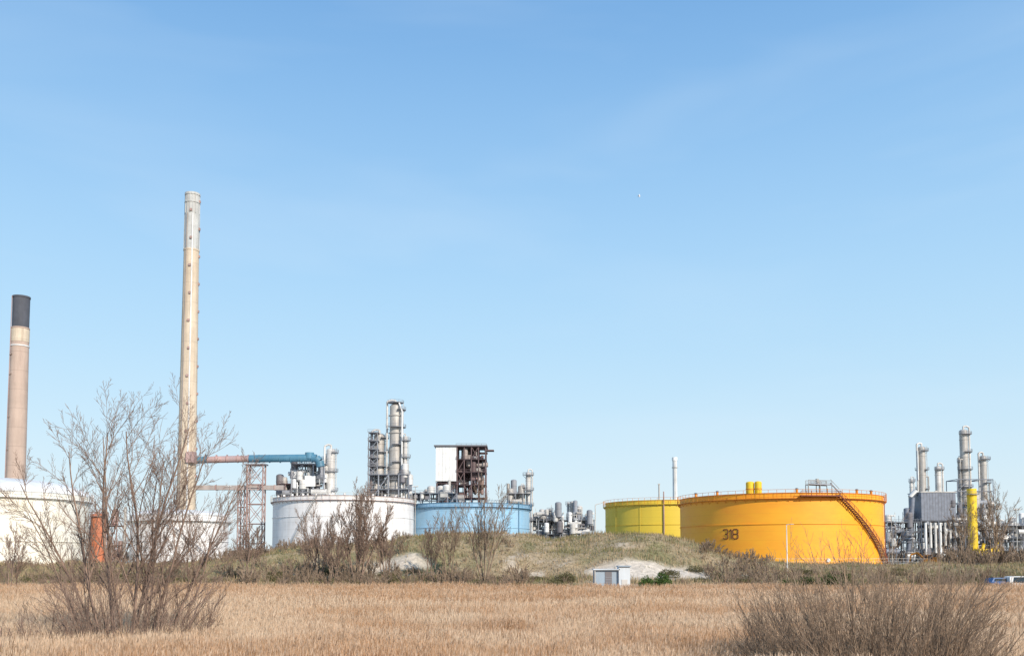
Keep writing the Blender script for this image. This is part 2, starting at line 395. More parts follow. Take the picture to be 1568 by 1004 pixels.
thicket('bare_shrub', 1335, 35, 5.2, 5.9, 200, 31, 'bark_g', 0.0055, 0.5, 0.70)
thicket('bare_shrub', 75, 44, 3.0, 4.0, 20, 41, rmin=0.007)
def mid_tree(px, D, pytop, wpx, seed, stems=4, mat='bark', rm=0.014):
    x = X(px, D); z = hz(x,D); h = Z(pytop,D)-z; w = PX(wpx,D)
    P = dict(PT); P['rmin'] = rm; rng = random.Random(seed); st = []
    for i in range(stems):
        t = (i+0.5)/stems*2-1
        st.append(((t*0.5,rng.uniform(-.5,.5),0),(t*w/h*0.55,rng.uniform(-.2,.2),1),h*rng.uniform(0.72,0.9)*(1-0.15*abs(t)),0.009*h,P))
    return make_tree('bare_tree', (x,D,z-0.1), st, mat, seed)
mid_tree(548,150,742,90,51,10,rm=0.018)
mid_tree(688,148,768,36,52,3,'bark_g')
mid_tree(742,148,738,60,53,5,'bark_g')
mid_tree(488,152,768,80,54,6,'bark')
mid_tree(380,150,795,60,55,5,'bark')
mid_tree(1522,215,742,60,56,6,'bark_g',0.02)
mid_tree(1475,215,765,36,57,4,'bark_g',0.02)
mid_tree(290,150,800,60,58,4,'bark')
mid_tree(20,120,800,60,59,3,'bark')
mid_tree(660,150,790,40,60,3,'bark')
mid_tree(515,149,800,50,61,5,'bark',0.016)
mid_tree(590,151,790,50,62,4,'bark',0.016)

def scrub(name, pts, mat, seed, rmin=0.018, cnt=7):
    tm = []
    for k in range(5):
        rng = random.Random(seed+k); out = []; P = dict(PS); P['rmin'] = rmin; P['kids'] = [6,4]; P['seg'] = [4,3,2]
        for i in range(cnt):
            a = rng.random()*6.283
            grow(rng,out,Vector((math.cos(a)*0.2,math.sin(a)*0.2,0)),Vector((math.cos(a)*rng.random()*0.8,math.sin(a)*rng.random()*0.8,1)).normalized(),rng.uniform(0.6,1.0),0.02,0,P)
        tm.append(segs_to_mesh([(a,b,r1*1.0,r2*1.0) for a,b,r1,r2 in out]))
    Vs=[];Qs=[];off=0; rng = random.Random(seed+99)
    for (x,y,s,w) in pts:
        V,q = tm[rng.randrange(5)]; a = rng.random()*6.283; c,sn = math.cos(a),math.sin(a)
        W = np.empty_like(V); W[:,0]=(V[:,0]*c-V[:,1]*sn)*w+x; W[:,1]=(V[:,0]*sn+V[:,1]*c)*w+y; W[:,2]=V[:,2]*s+hz(x,y)-0.05
        Vs.append(W); Qs.append(q+off); off += len(V)
    mesh_np(name, np.concatenate(Vs), np.concatenate(Qs), M[mat])
rng = random.Random(8); pts = []
for i in range(430):
    D = rng.uniform(131,152); px = rng.uniform(-60,1640)
    if 895 < px < 975 : continue
    if 1515 < px and D < 147: continue
    if (970 < px < 1040 or 1180 < px < 1305) and D < 143: continue
    s = rng.uniform(0.9,2.4)*(1.7 if (380<px<800 or px>1080) and rng.random()<0.3 else 1)
    if px > 1180: s = min(s,2.6)
    if 800 < px < 1080: s *= 0.55
    pts.append((X(px,D),D,s,s*0.9))
scrub('scrub_thicket', pts, 'bark_g', 70, 0.011)
pts = []
for i in range(420):
    D = rng.uniform(152,200); px = rng.choice([rng.uniform(-50,440), rng.uniform(-50,620), rng.uniform(1075,1180), rng.uniform(340,620), rng.uniform(340,620), rng.uniform(620,800)])
    s = rng.uniform(0.8,2.6) if px < 620 or px>1075 else rng.uniform(0.5,1.3)
    if px < 340: s *= 0.8
    pts.append((X(px,D),D,s,s))
for i in range(60):
    D = rng.uniform(206,222); px = rng.uniform(1440,1640); s = rng.uniform(2,6); pts.append((X(px,D),D,s,s*0.8))
scrub('hillside_scrub', pts, 'bark_g', 80, 0.013)

def leafy(name, blobs, col, seed, n_per=2600, ls=0.11):
    r = np.random.RandomState(seed); P=[];C=[]
    for (x,y,w,d,h) in blobs:
        n = int(n_per*w*h/6); u = r.randn(n,3); u /= np.linalg.norm(u,axis=1)[:,None]
        rad = (0.55+0.45*r.rand(n))*(0.7+0.6*fbm(u[:,0]*3+x,u[:,2]*3+y))
        p = u*rad[:,None]*np.array([w/2,d/2,h*0.62]); p[:,2] = np.abs(p[:,2]+h*0.25)
        p += np.array([x,y,hz(x,y)]); P.append(p)
        C.append(np.array(col)*(0.45+0.9*r.rand(n)[:,None]**1.5+0.3*(fbm(p[:,0]*1.5,p[:,2]*1.5)-0.5)[:,None]))
    p = np.concatenate(P); c = np.clip(np.concatenate(C),0.01,1); n = len(p)
    a = r.randn(n,3); a/=np.linalg.norm(a,axis=1)[:,None]; b = np.cross(a,r.randn(n,3)); b/=np.linalg.norm(b,axis=1)[:,None]
    V = np.stack([p-a*ls, p+b*ls*0.5, p+a*ls, p-b*ls*0.5],1)
    mesh_np(name, V.reshape(-1,3), np.arange(n*4).reshape(n,4), attr_mat(name+'_leaf',0.6,transl=0.15), np.repeat(c,4,0))
leafy('evergreen_bush', [(X(990,135),135,2.6,2,3.0),(X(1014,136),136,2.8,2,3.3)], (0.085,0.145,0.035), 5)
hb = [(X(px,133+(px%5)),133+(px%5), 2.4, 2.2, 2.2+((px*7)%10)/6) for px in range(1190,1300,13)]
leafy('evergreen_hedge', hb, (0.085,0.12,0.035), 6, 2600)
hb = []; rg = random.Random(77)
for i in range(110):
    px = rg.uniform(-50,1640); D = rg.uniform(135,160)
    if 890<px<980 or (px>1515 and D<147): continue
    hb.append((X(px,D),D,rg.uniform(1.5,4.5),2,rg.uniform(0.7,1.7)))
leafy('bramble_patch', hb, (0.17,0.15,0.07), 7, 1500, 0.09)

r = random.Random(9); pts=[]; hb=[]
for i in range(130):
    a = r.uniform(-0.75,0.75); D = r.uniform(620,800); hb.append((a*D,D,r.uniform(14,30),8,r.uniform(5,11)))
leafy('distant_tree_line', hb, (0.20,0.18,0.165), 12, 30, 0.9)

# ------------------------------------------------------------------ tanks
def tank(name, pxc, D, r, pytop, mat, trim, roofm='roof', dome=0.0, rings=(0.5,), posts=60, pyc=None, rail='rail', skirt=None, base=None):
    x = X(pxc, D, 800); y = D; z1 = Z(pytop, D-r); z0 = (base if base is not None else SITE)-0.4
    b = B(name, (x,y,z0))
    b.cyl(x,y,z0,z1,r,r,mat,128,cap=False)
    b.annulus(x,y,z1-0.03,r-0.5,r+0.16,0.14,trim,n=128)
    b.annulus(x,y,z1-1.5,r+0.01,r+0.85,0.12,trim,n=128)
    for k in range(0,64):
        a = 2*math.pi*k/64
        b.tube((x+(r+0.8)*math.cos(a),y+(r+0.8)*math.sin(a),z1-1.45),(x+(r+0.02)*math.cos(a),y+(r+0.02)*math.sin(a),z1-2.3),0.06,trim,4)
    for f in rings: b.annulus(x,y,z0+(z1-z0)*f,r+0.01,r+0.22,0.12,mat,n=128)
    b.annulus(x,y,z0,r,r+0.3,0.55,trim,n=128)
    b.railing(x,y,z1-1.4,r+0.8,rail,n=posts,h=2.3,t=0.055)
    if dome > 0: b.dome(x,y,z1+0.1,r-0.3,dome,roofm,96,8)
    else: b.cyl(x,y,z1-1.2,z1-1.1,r-0.5,r-0.5,roofm,96)
    t = Vector((-x,-y,0)).normalized(); rt = Vector((-t.y,t.x,0))
    if rt.x < 0: rt = -rt
    def on(a, rr, z):
        v = t*math.cos(a)+rt*math.sin(a); return Vector((x+v.x*rr, y+v.y*rr, z))
    return b, x, y, z0, z1, on

# 318
D=272; R=PX(156,D)*0.955
b,x,y,z0,z1,on = tank('orange_storage_tank',1193,D,R,754,'orange','orange_d','orange',rings=(0.58,),posts=84,rail='orange_d')
def stroke(b,on,x0,a0,zc,pts,s,th,mat,Rr):
    for i in range(len(pts)-1):
        (ax,az),(bx_,bz) = pts[i],pts[i+1]
        k=3
        for j in range(k):
            p=(ax+(bx_-ax)*j/k, az+(bz-az)*j/k); q=(ax+(bx_-ax)*(j+1)/k, az+(bz-az)*(j+1)/k)
            P0=on(a0+(x0+p[0]*s)/Rr,Rr+0.03,zc+p[1]*s); P1=on(a0+(x0+q[0]*s)/Rr,Rr+0.03,zc+q[1]*s)
            b.tube(P0,P1,th,mat,6,cap=True)
three=[(0,1),(0.12,1.12),(0.55,1.12),(0.65,1),(0.65,0.68),(0.5,0.56),(0.3,0.56),(0.5,0.56),(0.65,0.44),(0.65,0.12),(0.55,0),(0.12,0),(0,0.12)]
one=[(0,0.9),(0.25,1.12),(0.25,0)]
eight=[(0.12,0.56),(0,0.68),(0,1),(0.12,1.12),(0.53,1.12),(0.65,1),(0.65,0.68),(0.53,0.56),(0.12,0.56),(0,0.44),(0,0.12),(0.12,0),(0.53,0),(0.65,0.12),(0.65,0.44),(0.53,0.56)]
a0 = math.asin((1119-1199)/156.0); s=2.3; zc=Z(824,D-R*0.86)
stroke(b,on,0,a0,zc,three,s,0.15,'num',R)
stroke(b,on,1.95,a0,zc,one,s,0.15,'num',R)
stroke(b,on,3.05,a0,zc,eight,s,0.15,'num',R)
aA, aB = math.asin((1280-1199)/156), math.asin((1348-1199)/156); n=44
zt = z1-0.6; zb = z0+1.0
prev=None
for i in range(n+1):
    t=i/n; a=aA+(aB-aA)*t; z=zt+(zb-zt)*t
    P0=on(a,R+0.15,z); P1=on(a,R+1.35,z)
    b.tube(P0,P1,0.16,'maroon',4)
    cur=(on(a,R+0.15,z-0.2),on(a,R+1.4,z-0.2),on(a,R+1.4,z+1.1),on(a,R+0.15,z+1.1),on(a,R+1.4,z+0.6))
    if prev:
        b.tube(prev[0],cur[0],0.15,'stair',4); b.tube(prev[1],cur[1],0.17,'stair',4)
        b.tube(prev[2],cur[2],0.07,'stair',4); b.tube(prev[3],cur[3],0.05,'stair',4); b.tube(prev[4],cur[4],0.05,'stair',4)
    if i%3==0: b.tube(cur[1],cur[2],0.06,'stair',4)
    if i%6==0: b.tube(on(a,R+0.1,z-1.6),cur[1],0.08,'stair',4)
    prev=cur
for k in range(8):
    a=aA-0.36+0.36*k/8
    b.add([on(a,R+0.1,zt-0.4),on(a,R+1.9,zt-0.4),on(a+0.047,R+1.9,zt-0.4),on(a+0.047,R+0.1,zt-0.4),on(a,R+0.1,zt-0.1),on(a,R+1.9,zt-0.1),on(a+0.047,R+1.9,zt-0.1),on(a+0.047,R+0.1,zt-0.1)],[(0,1,2,3),(7,6,5,4),(0,4,5,1),(1,5,6,2),(2,6,7,3),(3,7,4,0)],'stair')
    b.tube(on(a,R+1.9,zt-0.3),on(a,R+1.9,zt+1.0),0.07,'stair',4); b.tube(on(a,R+1.9,zt+1.0),on(a+0.047,R+1.9,zt+1.0),0.07,'stair',4)
for px,top in ((1242,742),(1258,738),(1270,748)):
    a=math.asin((px-1199)/156); p=on(a,R-1.2,z1); b.tube(p,(p.x,p.y,Z(top,D-R*0.9)),0.13,'steel',6)
a1_=math.asin((1240-1199)/156); a2_=math.asin((1272-1199)/156)
zz=Z(742,D-R*0.9)
for dr in (0.3,-2.2):
    p,q=on(a1_,R+dr,zz),on(a2_,R+dr-0,zz-0.2); b.tube(p,q,0.16,'frame',6); b.tube(p+Vector((0,0,1.1)),q+Vector((0,0,1.1)),0.08,'steel',4); b.tube(p+Vector((0,0,.55)),q+Vector((0,0,.55)),0.06,'steel',4)
    for t in (0,0.25,.5,.75,1): 
        m_=p.lerp(q,t); b.tube(m_,m_+Vector((0,0,1.1)),0.07,'steel',4)
    for t in (0,0.5,1):
        m_=p.lerp(q,t); b.tube(m_,Vector((m_.x,m_.y,z1)),0.12,'steel',4)
pm=on((a1_+a2_)/2,R-1.0,zz); b.box(pm[:],(5.6,2.4,0.12),'frame',rz=math.atan2(on(a2_,R,0).y-on(a1_,R,0).y,on(a2_,R,0).x-on(a1_,R,0).x))
p=on(a2_,R-0.3,zz+0.3); q=on(a2_+0.09,R-0.3,z1+0.2)
b.tube(p,q,0.2,'frame',6); b.tube(p+Vector((0,0,1)),q+Vector((0,0,1)),0.08,'steel',4)
b.cyl(pm.x-0.3,pm.y,zz,zz+1.5,0.45,0.45,'steel',12)
for px,w in ((1154,13),(1167,11)):
    a=math.asin((px-1199)/156); p=on(a,R-3.0,z1); rr=PX(w/2,D-R)
    b.cyl(p.x,p.y,z1-1.2,Z(737,D-R+3),rr,rr,'yel_b',20); b.dome(p.x,p.y,Z(737,D-R+3),rr,0.4,'yel_b',20)
    b.annulus(p.x,p.y,Z(746,D-R),rr,rr+0.08,0.2,'orange_d',n=20)
for px in (1072,1108,1225,1312,1335):
    a=math.asin((px-1199)/156); p=on(a,R-0.8,z1); b.cyl(p.x,p.y,z1-1,z1+1.0,0.35,0.35,'orange_d',10); b.dome(p.x,p.y,z1+1.0,0.5,0.4,'steel_d',10)
for px in (1265,1150):
    a=math.asin((px-1199)/156)
    c=on(a,R+0.05,z0+1.9); d=on(a,R+0.5,z0+1.9); b.tube(c,d,0.5,'panel',14,cap=True)
a=math.asin((1180-1199)/156)
b.path([on(a,R+2,z0+0.9),on(a,R+0.1,z0+0.9)],0.3,'orange_d')
b.path([on(aB+0.05,R+0.5,z0+0.3),on(aB+0.05,R+0.5,z1)],0.12,'stair',6)
b.done()

D=345; R=22.8
b,x,y,z0,z1,on = tank('yellow_storage_tank',1020,D,R,765,'yel','yel','yel',rings=(0.62,),posts=64,rail='orange_d')
a=math.asin((1017-1020)/92); b.path([on(a,R+0.4,z0),on(a,R+0.4,z1+3)],0.22,'rust')
for aa in (-0.9,-0.4,0.5): b.path([on(aa,R+0.3,z0+12),on(aa,R+0.3,z1)],0.06,'yel')
b.done()
D=330; R=25
b,x,y,z0,z1,on = tank('white_storage_tank',527,D,R,758,'white','rust','roof',rings=(0.93,0.7),posts=64,rail='rail')
aA,aB=-0.9,-0.35; prev=None
for i in range(31):
    t=i/30; a=aA+(aB-aA)*t; z=z0+(z1-z0)*t; cur=(on(a,R+1.2,z),on(a,R+1.2,z+1.1))
    b.tube(on(a,R,z),cur[0],0.12,'steel',4)
    if prev: b.tube(prev[0],cur[0],0.14,'steel',4); b.tube(prev[1],cur[1],0.07,'steel',4)
    prev=cur
for k in range(12): 
    a=-1.2+2.4*k/12; p=on(a,R-0.7,z1); b.cyl(p.x,p.y,z1-1,z1+0.8,0.4,0.4,'white',8)
b.done()
D=350; R=23.5
b,x,y,z0,z1,on = tank('blue_storage_tank',717,D,R,769,'blue','blue_d','blue_d',rings=(0.9,0.6),posts=56,rail='blue_d')
for aa in (0.2,0.9): b.path([on(aa,R+0.3,z0),on(aa,R+0.3,z1+1)],0.14,'blue_d')
b.done()
D=236; R=PX(71,D)
b,x,y,z0,z1,on = tank('white_storage_tank',276,D,R,787,'white','panel','panel',dome=1.6,rings=(0.5,0.25),posts=36,rail='panel')
prev=None
for i in range(31):
    t=i/30; a=-0.4+1.2*t; z=z0+(z1-z0)*(1-t); cur=(on(a,R+1.1,z),on(a,R+1.1,z+1.1))
    b.tube(on(a,R,z),cur[0],0.1,'frame',4)
    if prev: b.tube(prev[0],cur[0],0.12,'frame',4); b.tube(prev[1],cur[1],0.06,'steel',4)
    prev=cur
p=on(-1.3,R+1.5,z0); b.path([p,(p.x,p.y,z1+2)],0.3,'steel')
b.done()
D=232; R=PX(128,D)
b,x,y,z0,z1,on = tank('cream_storage_tank',-4,D,R,749,'cream','panel','panel',dome=4.2,rings=(0.35,),posts=60,rail='panel')
b.done()

# ------------------------------------------------------------------ chimneys
def chimney(name, pxt, pyt, pxb, D, wt, wb, pymid, m_top, m_low, fl=False):
    xt, zt = XZ(pxt, pyt, D); r1 = PX(wt/2,D); r0 = PX(wb/2,D); zm = Z(pymid,D); x = xt
    b = B(name,(x,D,SITE)); f = (zm-SITE)/(zt-SITE); rm = r0+(r1-r0)*f
    b.cyl(x,D,SITE-0.5,zm,r0,rm,m_low,32,cap=False)
    b.cyl(x,D,zm,zt,rm-0.15,r1,m_top,32,cap=False)
    b.annulus(x,D,zm-0.3,rm-0.4,rm+0.15,0.6,m_low,n=32)
    b.annulus(x,D,zt-0.6,r1-0.6,r1+0.22,0.8,m_top,n=32)
    b.cyl(x,D,zt-0.7,zt-0.5,r1-0.3,r1-0.3,'soot',32)
    return b,x,zt,zm,r0,r1,rm
b,x,zt,zm,r0,r1,rm = chimney('tall_chimney',295,298,285,340,21.5,29.5,384,'concrete_w','concrete')
for k in range(16):
    a=2*math.pi*k/16; b.tube((x+rm*math.cos(a),340+rm*math.sin(a),zm+ (0 if k%2 else 14)),(x+r1*math.cos(a),340+r1*math.sin(a),zt),0.14,'concrete_w',4)
b.annulus(x,340,zt-3.6,r1,r1+0.25,0.35,'concrete_w',n=32)
for k,py in enumerate(range(325,780,42)):
    z=Z(py,340); f=(z-SITE)/(zt-SITE); r=r0+(r1-r0)*f
    a=-math.pi/2+(0.25 if k%2 else 0.15)
    b.box((x+(r+0.1)*math.cos(a),340+(r+0.1)*math.sin(a),z),(0.8,0.7,0.9),'rust')
    b.box((x+(r+0.15),340,z+4),(0.5,0.8,0.9),'rust')
for a,m_ in ((-1.2,'panel'),(-1.12,'panel'),(-1.9,'brownpipe')):
    b.tube((x+(r0+0.2)*math.cos(a),340+(r0+0.2)*math.sin(a),SITE),(x+(r1+0.2)*math.cos(a),340+(r1+0.2)*math.sin(a),zt-8),0.13,m_,5)
b.box((x+2.5,340-r0+1.0,Z(701,340)),(3.0,3.0,4),'pinkpipe')
b.done()
b,x,zt,zm,r0,r1,rm = chimney('tall_chimney',33,455,24,430,24.5,29,503,'soot','conc_pink')
b.annulus(x,430,Z(531,430),rm,rm+0.3,0.5,'panel',n=32); b.annulus(x,430,Z(524,430),rm,rm+0.15,6,'concrete',n=32)
for a in (-2.4,): b.tube((x+(r0+0.3)*math.cos(a),430+(r0+0.3)*math.sin(a),SITE),(x+(r1+0.3)*math.cos(a),430+(r1+0.3)*math.sin(a),zt),0.18,'rust',5)
for py in (545,575,640,690): b.annulus(x,430,Z(py,430),rm,rm+0.5,0.4,'conc_pink',a0=-2.8,a1=-2.0,n=6)
b.done()

# ------------------------------------------------------------------ flue duct and trestle
D=343; b=B('flue_gas_duct',(X(390,D),D,SITE))
zA=Z(702,D); rA=PX(5.8,D)
xa,xm,xb=X(299,D,702),X(382,D,702),X(478,D,702)
xn=X(318,D,702)
b.tube((xa,D,zA-0.6),(xn,D,zA-0.4),rA*0.88,'teal',16,cap=True)
b.tube((xn,D,zA-0.4),(xm,D,zA),rA*0.9,'pinkpipe',16,cap=True); b.tube((xm,D,zA),(xb,D,zA+0.3),rA,'teal',16,cap=True)
for k in range(12):
    xx=xa+(xb-xa)*k/11; b.tube((xx-0.12,D,zA),(xx+0.12,D,zA),rA+0.16,'teal' if (xx>xm or xx<xn) else 'pinkpipe',16,cap=True)
pts=[(xb,D,zA+0.3),(xb+1.6,D,zA+0.1),(xb+2.8,D,zA-1),(xb+3.2,D,zA-3)]
for i in range(3): b.tube(pts[i],pts[i+1],rA*(1.1),'teal',14,cap=True)
b.cyl(xb-1.0,D,zA,zA+2.3,1.7,1.7,'teal',14); 
zB=Z(746,D); b.box(((xa+X(432,D))/2,D+1,zB),(X(432,D)-xa,2,1.7),'brownpipe')
for px in (330,365,395,420): b.box((X(px,D,746),D+1,zB),(0.4,2.3,2.0),'rust')
b.done()
def lattice(name,pxa,pxb,D,pyt,mat,nz,t=0.22,dy=4):
    b=B(name,(X((pxa+pxb)/2,D),D,SITE)); xa,xb=X(pxa,D,pyt+50),X(pxb,D,pyt+50); zt=Z(pyt,D)
    L=[(xa,D-dy/2),(xb,D-dy/2),(xb,D+dy/2),(xa,D+dy/2)]
    for c in L: b.tube((*c,SITE-0.3),(*c,zt),t*1.3,mat,4)
    for k in range(nz):
        za=SITE+(zt-SITE)*k/nz; zb=SITE+(zt-SITE)*(k+1)/nz
        for i in range(4):
            p,q=L[i],L[(i+1)%4]
            b.tube((*p,zb),(*q,zb),t,mat,4); b.tube((*p,za),(*q,zb),t*0.7,mat,4); b.tube((*q,za),(*p,zb),t*0.7,mat,4)
    return b
b=lattice('pipe_trestle',380,404,343,712,'rust',5,0.17); b.box((X(392,343,712),343,Z(711,343)),(8,5,0.5),'frame'); b.done()
b=lattice('pipe_trestle',366,376,347,748,'rust',4,0.16); b.done()

# ------------------------------------------------------------------ process columns
def column(b, px, pyt, w, D, mats, nplat=4, pyb=None, dy=0, plat_w=1.1, taper=1.0, seed=0, pipe=True):
    rg=random.Random(seed); zt=Z(pyt,D); x=X(px,D,pyt); y=D+dy; r=PX(w/2,D); z0=SITE-0.3 if pyb is None else Z(pyb,D)
    zs = z0+(zt-z0)*0.72
    b.cyl(x,y,z0,zs,r,r,mats,20,cap=False); b.cyl(x,y,zs,zs+0.8,r,r*taper,mats,20,cap=False); b.cyl(x,y,zs+0.8,zt-r*0.5,r*taper,r*taper,mats,20,cap=False)
    b.dome(x,y,zt-r*0.5,r*taper,r*0.5,mats,20)
    for k in range(nplat):
        z=z0+(zt-z0)*(0.30+0.66*(k/(max(nplat-1,1)))); a=rg.choice([-2.6,-1.9,-3.0,-1.2]); 
        a1=a+rg.uniform(2.6,4.6)
        b.annulus(x,y,z,r*0.9,r+plat_w,0.14,'frame',a0=a,a1=a1,n=12); b.railing(x,y,z,r+plat_w,'frame',a0=a,a1=a1,n=9,t=0.06,h=1.2)
        for q in (a,a1,(a+a1)/2): b.tube((x+(r+plat_w)*math.cos(q),y+(r+plat_w)*math.sin(q),z),(x+r*math.cos(q),y+r*math.sin(q),z-1.2),0.08,'frame',4)
        b.annulus(x,y,z-2.4,r*0.95,r+0.12,0.25,mats,n=20)
    for a in (-0.3,):
        for da in (0,0.35/r): b.tube((x+(r+0.5)*math.cos(a+da),y+(r+0.5)*math.sin(a+da),z0),(x+(r+0.5)*math.cos(a+da),y+(r+0.5)*math.sin(a+da),zt),0.06,'steel_l',4)
    if pipe:
        rp=min(0.4,r*0.28); xx=x+rg.choice([-1,1])*(r+rp+0.25)
        b.path([(x,y,zt-0.1),(x,y,zt+rp*3),((x+xx)/2,y,zt+rp*3.6),(xx,y-0.3,zt+rp*2),(xx,y-0.3,z0)],rp,'steel_l')
        xx2=2*x-xx; h2=z0+(zt-z0)*rg.uniform(0.5,0.8)
        b.path([(x,y-r*.5,h2),(xx2,y-r*0.7,h2),(xx2,y-r*0.7,z0)],rp*0.7,'steel')
    return x,y,zt,r
def frame(b,x0,x1,y0,y1,z0,z1,nx,ny,nz,mat,t=0.25,floors=True,brace=True,rg=None):
    rg=rg or random.Random(1)
    xs_=[x0+(x1-x0)*i/nx for i in range(nx+1)]; ys_=[y0+(y1-y0)*i/ny for i in range(ny+1)]; zs_=[z0+(z1-z0)*i/nz for i in range(nz+1)]
    for xx in xs_:
        for yy in ys_: b.tube((xx,yy,z0),(xx,yy,z1),t,mat,4)
    for k,zz in enumerate(zs_[1:]):
        for yy in ys_: b.tube((x0,yy,zz),(x1,yy,zz),t*0.9,mat,4)
        for xx in xs_: b.tube((xx,y0,zz),(xx,y1,zz),t*0.9,mat,4)
        if floors:
            b.box(((x0+x1)/2,(y0+y1)/2,zz+0.12),(x1-x0+0.8,y1-y0+0.8,0.1),mat)
            for hh in (0.6,1.2): b.tube((x0-0.4,y0-0.4,zz+hh),(x1+0.4,y0-0.4,zz+hh),0.06,mat,4)
            m_=int((x1-x0)/2)+1
            for i in range(m_+1):
                xx=x0-0.4+(x1-x0+0.8)*i/m_; b.tube((xx,y0-0.4,zz),(xx,y0-0.4,zz+1.2),0.05,mat,4)
    if brace:
        for k in range(nz):
            i=rg.randrange(nx); b.tube((xs_[i],y0,zs_[k]),(xs_[i+1],y0,zs_[k+1]),t*0.6,mat,4)
            if rg.random()<0.5: b.tube((xs_[i+1],y0,zs_[k]),(xs_[i],y0,zs_[k+1]),t*0.6,mat,4)
def fill(b,x0,x1,y0,y1,z0,z1,n,rg,mats=('steel','steel_l','steel_d','frame'),s=1.0):
    for i in range(n):
        x=rg.uniform(x0,x1); y=rg.uniform(y0,y1); z=rg.uniform(z0,z1); m_=rg.choice(mats); k=rg.random()
        if k<0.22:
            r=rg.uniform(0.6,1.5)*s; h=rg.uniform(2,6)*s; b.cyl(x,y,z,z+h,r,r,m_,14,cap=False); b.dome(x,y,z+h,r,r*.5,m_,14,3); b.cyl(x,y,z-0.6,z,r*0.3,r,m_,14)
            b.annulus(x,y,z+h*0.6,r,r+0.1,0.2,m_,n=14)
        elif k<0.42:
            r=rg.uniform(0.5,1.2)*s; l=rg.uniform(2,6)*s; b.tube((x-l/2,y,z),(x+l/2,y,z),r,m_,14,cap=True)
            for q in (-.3,.3): b.box((x+l*q,y,z-r-0.3),(0.4,r*1.4,0.9),'frame')
        elif k<0.78:
            r=rg.uniform(0.10,0.3)*s; p=[(x,y,z)]
            for j in range(rg.randint(2,4)):
                q=list(p[-1]); ax=rg.choice([0,0,2,2,1]); q[ax]+=rg.uniform(-6,6)*s
                q[0]=min(max(q[0],x0),x1); q[1]=min(max(q[1],y0),y1); q[2]=min(max(q[2],z0),z1); p.append(tuple(q))
            b.path(p,r,rg.choice(mats),6)
        elif k<0.9:
            b.box((x,y,z),(rg.uniform(1,3)*s,rg.uniform(1,3)*s,rg.uniform(0.8,2.4)*s),m_)
        else:
            h=rg.uniform(2,5)*s; b.tube((x,y,z),(x,y,z+h),0.12,'steel_l',5)

D=352; rg=random.Random(101); b=B('distillation_unit',(X(485,D),D,SITE))
x0,x1=X(451,D,740),X(500,D,740); frame(b,x0,x1,D-5,D+5,SITE,Z(712,D),3,2,7,'frame',0.28,rg=rg)
fill(b,x0,x1,D-5,D+3,Z(760,D),Z(722,D),80,rg,('steel','steel_l','steel_l','panel','frame','steel_d'))
b.box(((x0+x1)/2+1,D-5.4,Z(738,D)),(4,0.3,4),'panel'); b.box(((x0+x1)/2+4,D,Z(733,D)),(5,6,3),'panel')
column(b,507,686,14,D,'steel_l',5,seed=3); column(b,497,696,6,D,'steel',3,seed=4,dy=3)
for k in range(8): b.tube((x0+1+k*0.9,D-4,Z(712,D)),(x0+1+k*0.9,D-4,Z(703-(k*3)%7,D)),0.12,'steel',5)
frame(b,X(430,D,760),x0,D-4,D+4,SITE,Z(742,D),2,1,5,'maroon',0.22,rg=rg)
fill(b,X(430,D,760),x0,D-4,D+4,Z(762,D),Z(745,D),16,rg)
b.done()
D=360; rg=random.Random(102); b=B('refinery_columns',(X(600,D),D,SITE))
column(b,580,662,17,D,'steel',7,seed=7,plat_w=1.6,dy=2); column(b,606,618,21,D,'steel',7,seed=8,plat_w=1.4,taper=0.86); column(b,622,668,6.5,D,'steel_l',6,seed=9,plat_w=1.2,dy=-2)
column(b,570,672,6,D,'steel_d',5,seed=10,dy=-1)
xx=X(617,D,660); b.path([(xx,D-3,SITE),(xx,D-3,Z(632,D)),(xx-1.5,D-2,Z(616,D))],0.35,'panel')
b.annulus(X(606,D,618),D,Z(617,D),0.2,3.2,0.15,'frame',n=16); b.railing(X(606,D,618),D,Z(617,D),3.2,'frame',n=12)
frame(b,X(567,D,740),X(628,D,740),D-5,D+5,SITE,Z(728,D),4,2,6,'frame',0.25,rg=rg)
frame(b,X(567,D,700),X(580,D,700),D-4,D+1,Z(728,D),Z(664,D),1,1,5,'frame',0.16,rg=rg)
fill(b,X(567,D,740),X(628,D,740),D-5,D+4,Z(768,D),Z(732,D),50,rg)
b.done()
D=370; rg=random.Random(109); b=B('pipe_rack',(X(650,D),D,SITE)); frame(b,X(632,D,760),X(700,D,760),D-4,D+4,SITE,Z(756,D),5,1,5,'frame',0.22,rg=rg); fill(b,X(632,D),X(700,D),D-4,D+4,Z(766,D),Z(752,D),36,rg); b.done()
D=385; b=B('steel_frame_structure',(X(706,D),D,SITE)); rg=random.Random(103)
xa,xm,xb=X(669,D,720),X(700,D,720),X(744,D,720); zt=Z(686,D)
frame(b,xm+0.3,xb,D-6,D+6,SITE,zt,4,2,9,'maroon',0.25,rg=rg)
frame(b,xa+0.4,xm-0.3,D-5,D+6,SITE,Z(741,D),2,2,5,'maroon',0.3,rg=rg)
b.box(((xa+xm)/2,D,(zt+Z(738,D))/2),(xm-xa,12,zt-Z(738,D)),'panel')
for k in range(1,6): b.box((xa+(xm-xa)*k/6,D-6.03,(zt+Z(738,D))/2),(0.08,0.08,zt-Z(738,D)),'steel_l')
b.box(((xa+xb)/2,D,zt+0.35),(xb-xa+1.5,13.5,0.5),'steel_d'); b.box((xb+1.5,D-3,Z(691,D)),(4,5,0.4),'maroon')
b.box(((xm+xb)/2-1,D+5.8,(Z(735,D)+zt)/2),((xb-xm)*0.6,0.3,(zt-Z(735,D))*0.98),'steel_d')
fill(b,xm+1,xb-1,D-4,D+4,Z(765,D),zt-2,90,rg,('maroon','frame','rust','steel_d','brownpipe','steel'),0.9)
